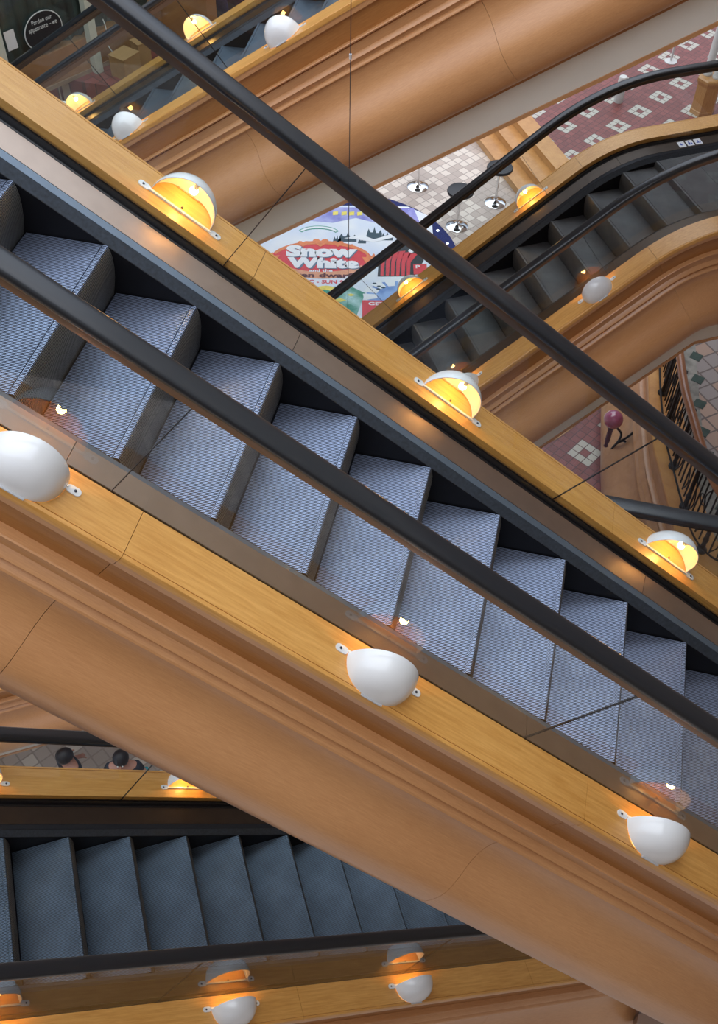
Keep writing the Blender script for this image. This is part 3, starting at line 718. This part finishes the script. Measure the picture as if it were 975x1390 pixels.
# ------------------------------------------------------------------ first floor beyond the upper escalator: shop fronts
T1 = math.radians(60); w = Vector((.5, .866, 0)); nw = Vector((.866, -.5, 0)); Q = Vector((-6.08, 10.38, F1))
M['redtile1'] = M['redtile']
slab('floor', [(-14, 6.0), (-8.3, 6.0), (-8.3, 10.75), (-4.0, 10.6), (-3.2, 12.0), (-3.0, 17.5), (-14, 17.5)], F1, .3, M['redtile'])
def shopbox(name, t0, t1, z0, z1, d0, d1, mat, parent):
    # box in wall coordinates: t along wall, d towards the viewer
    Mx = Matrix(((w.x, nw.x, 0, Q.x), (w.y, nw.y, 0, Q.y), (0, 0, 1, Q.z), (0, 0, 0, 1)))
    return MB().box(t0, d0, z0, t1, d1, z1, Mx).build(name, mat, parent)
M['shopwood'] = wood('shopfront_wood', (.26, .12, .045), (.38, .19, .075), ang=0, stretch=1, scale=3, coat=.3)
M['shopframe'] = plain('white_frame', (.60, .62, .52), .5, var=.04)
o = shopbox('wall_left', -4.0, 1.75, -.0, .42, -.25, 0, M['shopwood'], None); o['kind'] = 'structure'
o = shopbox('baseboard_left', -4.0, 1.75, 0, .05, 0, .012, plain('skirting', (.32, .22, .14), .5), None); o['kind'] = 'structure'
o = shopbox('wall_left', -4.0, 1.75, 2.4, 3.6, -.25, 0, M['cream'], None); o['kind'] = 'structure'
o = shopbox('wall_back', -4.0, 7.0, 0, 3.6, -3.3, -3.2, plain('dark_shop_wall', (.03, .03, .035), .8), None); o['kind'] = 'structure'
dr = M['drape'] = plain('dark_green_curtain', (.03, .055, .05), .8, var=.5, scale=6)
# curtain behind the window
mb = MB(); rings = []
for i in range(241):
    t = -4 + i * .0235; d_ = -.12 + .022 * math.sin(i * .9) + .01 * math.sin(i * .37)
    p = Q + w * t + nw * d_; p2 = p - nw * .004
    rings.append([(p.x, p.y, p.z + .42), (p.x, p.y, p.z + 2.4), (p2.x, p2.y, p2.z + 2.4), (p2.x, p2.y, p2.z + .42)])
cu = mb.add(*extr(rings)).build('window_curtain', dr, None, 80); tag(cu, 'dark green curtain behind the shop window at the top left', 'curtain')
wn_ = shopbox('window_1', -4.0, 1.7, .42, 2.4, -.035, -.025, M['glass'], None); wn_['kind'] = 'structure'
for t in (-.56, 1.62):
    o = shopbox('window_frame', t, t + .10, .42, 2.4, -.03, .05, M['shopframe'], None); o.name = 'window_frame'; o.parent = wn_
o = shopbox('window_post', .62, .72, .0, 2.4, .0, .10, M['shopframe'], wn_)
# round sign and white notice on the glass
Mw = Matrix(((w.x, 0, nw.x, 0), (w.y, 0, nw.y, 0), (0, 1, 0, 0), (0, 0, 0, 1)))
sgn = empty('round_sign'); sgn.matrix_world = Matrix.Translation(Q) @ Mw; tag(sgn, 'round black sign with white rim reading Pardon our appearance', 'sign')
def swall(name, pts, d, th, m, parent):
    v, f = extr([[(x, y, d) for x, y in pts], [(x, y, d + th) for x, y in pts]]); return link(name, mesh(name, v, f), m, parent)
M['signblack'] = plain('sign_black', (.012, .015, .02), .5, var=0); M['signwhite'] = plain('sign_white', (.75, .8, .78), .5, var=0)
swall('rim', oval(.09, .70, .255, .225), .0, .003, M['signwhite'], sgn)
swall('disc', oval(.09, .70, .243, .213), .003, .003, M['signblack'], sgn)
text('Pardon our', -.045, .225, .80, .85, .0065, M['signwhite'], sgn, bold=.0)
text('appearance – we', -.10, .28, .71, .765, .0065, M['signwhite'], sgn, bold=.0)
nb = empty('paper_notice'); nb.matrix_world = Matrix.Translation(Q) @ Mw; tag(nb, 'white paper notice stuck on the shop window left of the round sign', 'notice')
swall('paper', [(-.40, .63), (-.27, .63), (-.28, .85), (-.41, .85)], .0, .002, M['ceramic'], nb)
# cartons and cable on the floor by the post
M['card'] = plain('light_brown_card', (.42, .25, .11), .7, var=.08)
def carton(t, d, wd, dp, h, label, rz):
    p = Q + w * t + nw * d
    c = empty('display_box', p, T1 + rz); tag(c, label, 'box', 'wooden boxes by the shop post')
    MB().box(-wd / 2, -dp / 2, 0, wd / 2, dp / 2, h).build('box_body', M['card'], c)
    MB().box(-wd / 2 - .006, -dp / 2 - .006, h, wd / 2 + .006, dp / 2 + .006, h + .015).build('lid', M['card'], c)
carton(.88, .34, .27, .24, .25, 'light brown box standing in front of the white shop post', .15)
carton(1.2, .25, .17, .17, .26, 'narrower brown box beside the box at the white shop post', -.1)
pc = Q + w * .82 + nw * .12
cab = empty('dangling_lead', pc); tag(cab, 'thin white lead hanging beside the white shop post ending in a plug', 'cable')
MB().tube(smoothcurve([(0, 0, .62), (.02, .0, .5), (-.02, .02, .35), (.03, .03, .22), (.08, .04, .16)], 5), .005, 6).build('lead', M['signwhite'], cab)
MB().tube([(.08, .04, .16), (.12, .06, .12)], .015, 8).build('plug', M['signwhite'], cab)
# second shop front, dark, with clothes
o = shopbox('wall_left', 1.75, 1.9, 0, 3.6, -.3, .9, M['shopwood'], None); o['kind'] = 'structure'
o = shopbox('wall_back', 1.9, 7.0, 0, 3.6, -.3, -.2, plain('dark_purple_wall', (.02, .012, .02), .8), None); o['kind'] = 'structure'
o = shopbox('floor', 1.9, 7.0, -.002, .03, -.2, .9, plain('dark_shop_floor', (.05, .03, .03), .5), None); o['kind'] = 'structure'
wn2 = shopbox('window_2', 1.9, 7.0, .03, 2.4, .88, .89, M['glass'], None); wn2['kind'] = 'structure'
rk = empty('clothes_rail'); rk.matrix_world = Matrix.Translation(Q) @ Mw; tag(rk, 'wooden clothes rail standing in the dark shop window at the top', 'clothes rail')
M['railw'] = plain('rail_wood', (.30, .13, .03), .5)
MB().tube([(2.0, 1.25, .35), (3.6, 1.25, .35)], .018, 8).build('rail_bar', M['railw'], rk)
for t in (2.0, 3.6): MB().tube([(t, .03, .35), (t, 1.25, .35)], .018, 8).build('leg', M['railw'], rk)
gc = [((.22, .12, .14), 'dusty pink'), ((.06, .05, .14), 'dark blue'), ((.10, .03, .08), 'plum'), ((.20, .19, .24), 'grey patterned'), ((.16, .05, .04), 'rust red'), ((.05, .05, .05), 'black')]
for i, (c, nm) in enumerate(gc):
    t = 2.12 + i * .25
    g_ = empty('hanging_garment'); g_.matrix_world = Matrix.Translation(Q) @ Mw; tag(g_, nm + ' garment hanging on the rail in the dark shop window', 'garment', 'garments on the rail')
    m_ = plain('cloth_' + nm.replace(' ', '_'), c, .9, var=.4, scale=14)
    rings = []
    for zz, ww in ((1.17, .03), (1.14, .16), (1.05, .2), (.8, .16), (.55, .18), (.3, .22)):
        rings.append([(t + .035 * math.cos(a) * (1 + .2 * math.sin(3 * a)), zz, .35 + ww * math.sin(a)) for a in [2 * PI * q / 18 for q in range(18)]])
    v, f = extr(rings); link('garment_body', mesh('garment_body', v, f), m_, g_, 60)
    MB().tube([(t, 1.16, .35), (t, 1.21, .35), (t + .01, 1.25, .36), (t, 1.268, .35)], .004, 6).build('hanger_hook', M['steel'], g_)

# ------------------------------------------------------------------ sign stickers on the inner panel of the right-hand escalator
M['stick'] = plain('sticker_white', (.80, .82, .88), .4, var=0); M['stickb'] = plain('sticker_blue', (.03, .08, .45), .4, var=0)
for i in range(3):
    xh = -1.18 - i * .105
    x_, z_, nx_, nz_ = pC.at(pC.sT - pC.L - (pC.cT[0] - xh))
    sk = empty('safety_sticker'); sk.matrix_world = Matrix.Translation(C.location) @ Matrix.Rotation(C.rotation_euler.z, 4, 'Z') @ Matrix.Translation((xh, -.634, z_ + .0605)) @ Matrix.Rotation(math.radians(-6.9), 4, 'X') @ Matrix.Rotation(PI, 4, 'Z')
    tag(sk, 'white sticker with blue pictogram by the curved landing, %s of the three' % ('leftmost', 'middle', 'rightmost')[i], 'sticker', 'safety stickers')
    flat('backing', [(-.042, -.045), (.042, -.045), (.042, .045), (-.042, .045)], 0, M['stick'], .0012, sk)
    if i == 0: pts = [[(-.026, 0), (.0, .022), (.0, .008), (.022, .008), (.022, -.008), (.0, -.008), (.0, -.022)]]
    elif i == 1: pts = [oval(-.01, .018, .008, .008, 10), [(-.024, -.028), (.0, -.028), (.004, .008), (-.02, .008)], oval(.018, .004, .006, .006, 10), [(.01, -.028), (.026, -.028), (.026, -.004), (.01, -.004)]]
    else: pts = [[(-.028, -.022), (.028, -.022), (.028, -.012), (-.028, -.012)], oval(.0, .014, .008, .008, 10), [(-.008, -.01), (.008, -.01), (.008, .006), (-.008, .006)]]
    for q in pts: flat('pictogram', q, .0012, M['stickb'], .0008, sk)

# ------------------------------------------------------------------ two people below, seen through the glass
def skinned(name, verts, edges, rad, mat, parent, sub=2):
    me = bpy.data.meshes.new(name); me.from_pydata(verts, edges, []); me.update()
    o = bpy.data.objects.new(name, me); COL.objects.link(o)
    sm = o.modifiers.new('s', 'SKIN'); ss = o.modifiers.new('u', 'SUBSURF'); ss.levels = sub; ss.render_levels = sub
    for i, r in enumerate(rad):
        me.skin_vertices[0].data[i].radius = (r, r) if isinstance(r, (int, float)) else r
    me.skin_vertices[0].data[0].use_root = True
    dg = bpy.context.evaluated_depsgraph_get(); dg.update()
    m2 = bpy.data.meshes.new_from_object(o.evaluated_get(dg)); bpy.data.objects.remove(o)
    for p in m2.polygons: p.use_smooth = True
    m2.materials.clear()
    return link(name, m2, mat, parent)
M['skin'] = plain('skin', (.50, .25, .18), .5, var=.06); M['hair'] = plain('dark_hair', (.012, .009, .012), .5, var=.3, scale=40)
def person(x, y, rz, top, legs, label, raised):
    P = empty('person', (x, y, COURT), rz); tag(P, label, 'person')
    H = 1.66
    v = [(0, 0, .93), (0, 0, 1.10), (0, 0, 1.28), (0, .0, 1.40), (0, .0, 1.47), (0, -.01, 1.53), (0, -.02, 1.60)]
    e = [(0, 1), (1, 2), (2, 3), (3, 4), (4, 5), (5, 6)]; r = [.13, .115, .13, .10, .05, .075, .085]
    for sx in (-1, 1):
        k = len(v); v += [(sx * .09, 0, .86), (sx * .10, 0, .48), (sx * .10, .01, .09), (sx * .11, -.13, .035)]; r += [.095, .06, .04, .035]
        e += [(0, k), (k, k + 1), (k + 1, k + 2), (k + 2, k + 3)]
        k = len(v)
        if raised: arm = [(sx * .17, 0, 1.38), (sx * .30, -.06, 1.20), (sx * .13, -.22, 1.42), (sx * .06, -.24, 1.50)]
        else: arm = [(sx * .17, 0, 1.38), (sx * .23, -.01, 1.12), (sx * .22, -.16, .96), (sx * .18, -.24, .95)]
        v += arm; r += [.058, .042, .030, .028]; e += [(3, k), (k, k + 1), (k + 1, k + 2), (k + 2, k + 3)]
        b = Vector(arm[3]); 
        for q in range(5):
            k2 = len(v); t = (q - 2) * .012; L = (.05, .07, .075, .07, .055)[q]
            d1 = Vector((t * 1.2 - (.02 * sx if q == 0 else 0), -.5 * L, .35 * L if raised else -.2 * L)); v += [tuple(b + d1 * .6), tuple(b + d1 * 1.3)]; r += [.010, .008]
            e += [(k + 3, k2), (k2, k2 + 1)]
    skinned('body', v, e, r, M['skin'], P)
    # face details
    for sx in (-1, 1):
        MB().lathe([(.011 * math.sin(PI * q / 8) if 0 < q < 8 else 0, -.011 * math.cos(PI * q / 8)) for q in range(9)], (sx * .03, -.098, 1.585), 10).build('eye', M['signwhite'], P, 80)
        MB().lathe([(.02 * math.sin(PI * q / 8) if 0 < q < 8 else 0, -.03 * math.cos(PI * q / 8)) for q in range(9)], (sx * .085, -.01, 1.575), 10).build('ear', M['skin'], P, 80)
    MB().tube([(0, -.10, 1.59), (0, -.118, 1.565), (0, -.105, 1.555)], [.008, .014, .008], 8).build('nose', M['skin'], P, 80)
    MB().tube([(-.022, -.098, 1.528), (0, -.106, 1.526), (.022, -.098, 1.528)], [.004, .007, .004], 8).build('mouth', M['railwood'], P, 80)
    # hair cap
    hv = MB(); rings = []
    for q in range(11):
        a = PI * .62 * q / 10
        rings.append([(.105 * math.sin(a) * math.cos(b_) * 1.0, -.0 + .115 * math.sin(a) * math.sin(b_) + .012, 1.595 + .11 * math.cos(a)) for b_ in [2 * PI * j / 20 for j in range(20)]])
    rings[0] = [(0 + .001 * math.cos(2 * PI * j / 20), .012 + .001 * math.sin(2 * PI * j / 20), 1.705) for j in range(20)]
    hv.add(*extr(rings)).build('hair', M['hair'], P, 80)
    tv = [(0, 0, .95), (0, 0, 1.12), (0, 0, 1.28), (0, 0, 1.39)]; te = [(0, 1), (1, 2), (2, 3)]; tr_ = [.15, .135, .15, .115]
    for sx in (-1, 1):
        k = len(tv); a1 = (sx * .18, 0, 1.37); a2 = (sx * .25, -.03, 1.26)
        tv += [a1, a2]; tr_ += [.072, .062]; te += [(3, k), (k, k + 1)]
    skinned('top', tv, te, tr_, top, P)
    lv = [(0, 0, .93)]; le = []; lr = [.14]
    for sx in (-1, 1):
        k = len(lv); lv += [(sx * .09, 0, .84), (sx * .10, 0, .48), (sx * .10, .01, .13)]; lr += [.108, .078, .062]; le += [(0, k), (k, k + 1), (k + 1, k + 2)]
    skinned('trousers', lv, le, lr, legs, P)
    return P
blk = plain('black_cloth', (.02, .02, .03), .9, var=.2); nav = plain('navy_cloth', (.03, .04, .09), .9, var=.2)
tealc = plain('teal_cloth', (.0, .30, .38), .8, var=.1)
person(-4.80, 4.95, 2.6, blk, nav, 'dark-haired person in black top with bare lowered arms, seen through the glass', False)
p2 = person(-4.10, 5.07, .3, blk, nav, 'dark-haired person with arms raised to the face and a teal sleeve', True)
MB().tube([(.255, -.03, 1.28), (.30, -.06, 1.20)], [.066, .055], 12).build('teal_sleeve', tealc, p2, 60)

# ------------------------------------------------------------------ world, camera
W = bpy.data.worlds.new('world'); SC.world = W; W.use_nodes = True; n = W.node_tree; n.nodes.clear()
out = n.nodes.new('ShaderNodeOutputWorld'); bg = n.nodes.new('ShaderNodeBackground'); tc = n.nodes.new('ShaderNodeTexCoord'); sp = n.nodes.new('ShaderNodeSeparateXYZ')
rm = n.nodes.new('ShaderNodeValToRGB'); cr = rm.color_ramp
cr.elements[0].position = 0.0; cr.elements[0].color = (.06, .045, .03, 1)
cr.elements[1].position = 1.0; cr.elements[1].color = (1.4, 1.44, 1.52, 1)
for p_, c_ in ((.5, (.075, .055, .04)), (.60, (.10, .085, .075)), (.70, (.28, .32, .40)), (.80, (.95, 1.04, 1.2)), (.9, (1.0, 1.06, 1.18))):
    el = cr.elements.new(p_); el.color = (*c_, 1)
mp = mathn(n, 'MULTIPLY_ADD', sp.outputs[2], .5); n.nodes[-1].inputs[2].default_value = .5
n.links.new(tc.outputs['Generated'], sp.inputs[0]); n.links.new(mp, rm.inputs[0]); n.links.new(rm.outputs[0], bg.inputs[0]); bg.inputs[1].default_value = 1.55
n.links.new(bg.outputs[0], out.inputs[0])

cam = bpy.data.cameras.new('camera'); co = bpy.data.objects.new('camera', cam); COL.objects.link(co); SC.camera = co
cx = Vector((.9735173938, .2280310046, .0163016808)); cyd = Vector((.1844370245, -.7412676170, -.6453722212)); cz = Vector((-.1350809679, .6312877164, -.7636942787))
co.matrix_world = Matrix(((cx.x, -cyd.x, -cz.x, 0), (cx.y, -cyd.y, -cz.y, 0), (cx.z, -cyd.z, -cz.z, 0), (0, 0, 0, 1)))
cam.sensor_fit = 'VERTICAL'; cam.sensor_height = 36; cam.lens = 36 * 1418.82 / 1390; cam.shift_y = -45 / 1390; cam.clip_start = .05; cam.clip_end = 200

SC.view_settings.view_transform = 'Standard'; SC.view_settings.look = 'None'; SC.view_settings.gamma = 1; SC.view_settings.use_curve_mapping = False
SC.view_settings.exposure = .35
SC.cycles.max_bounces = 8; SC.cycles.transparent_max_bounces = 24; SC.cycles.use_denoising = True
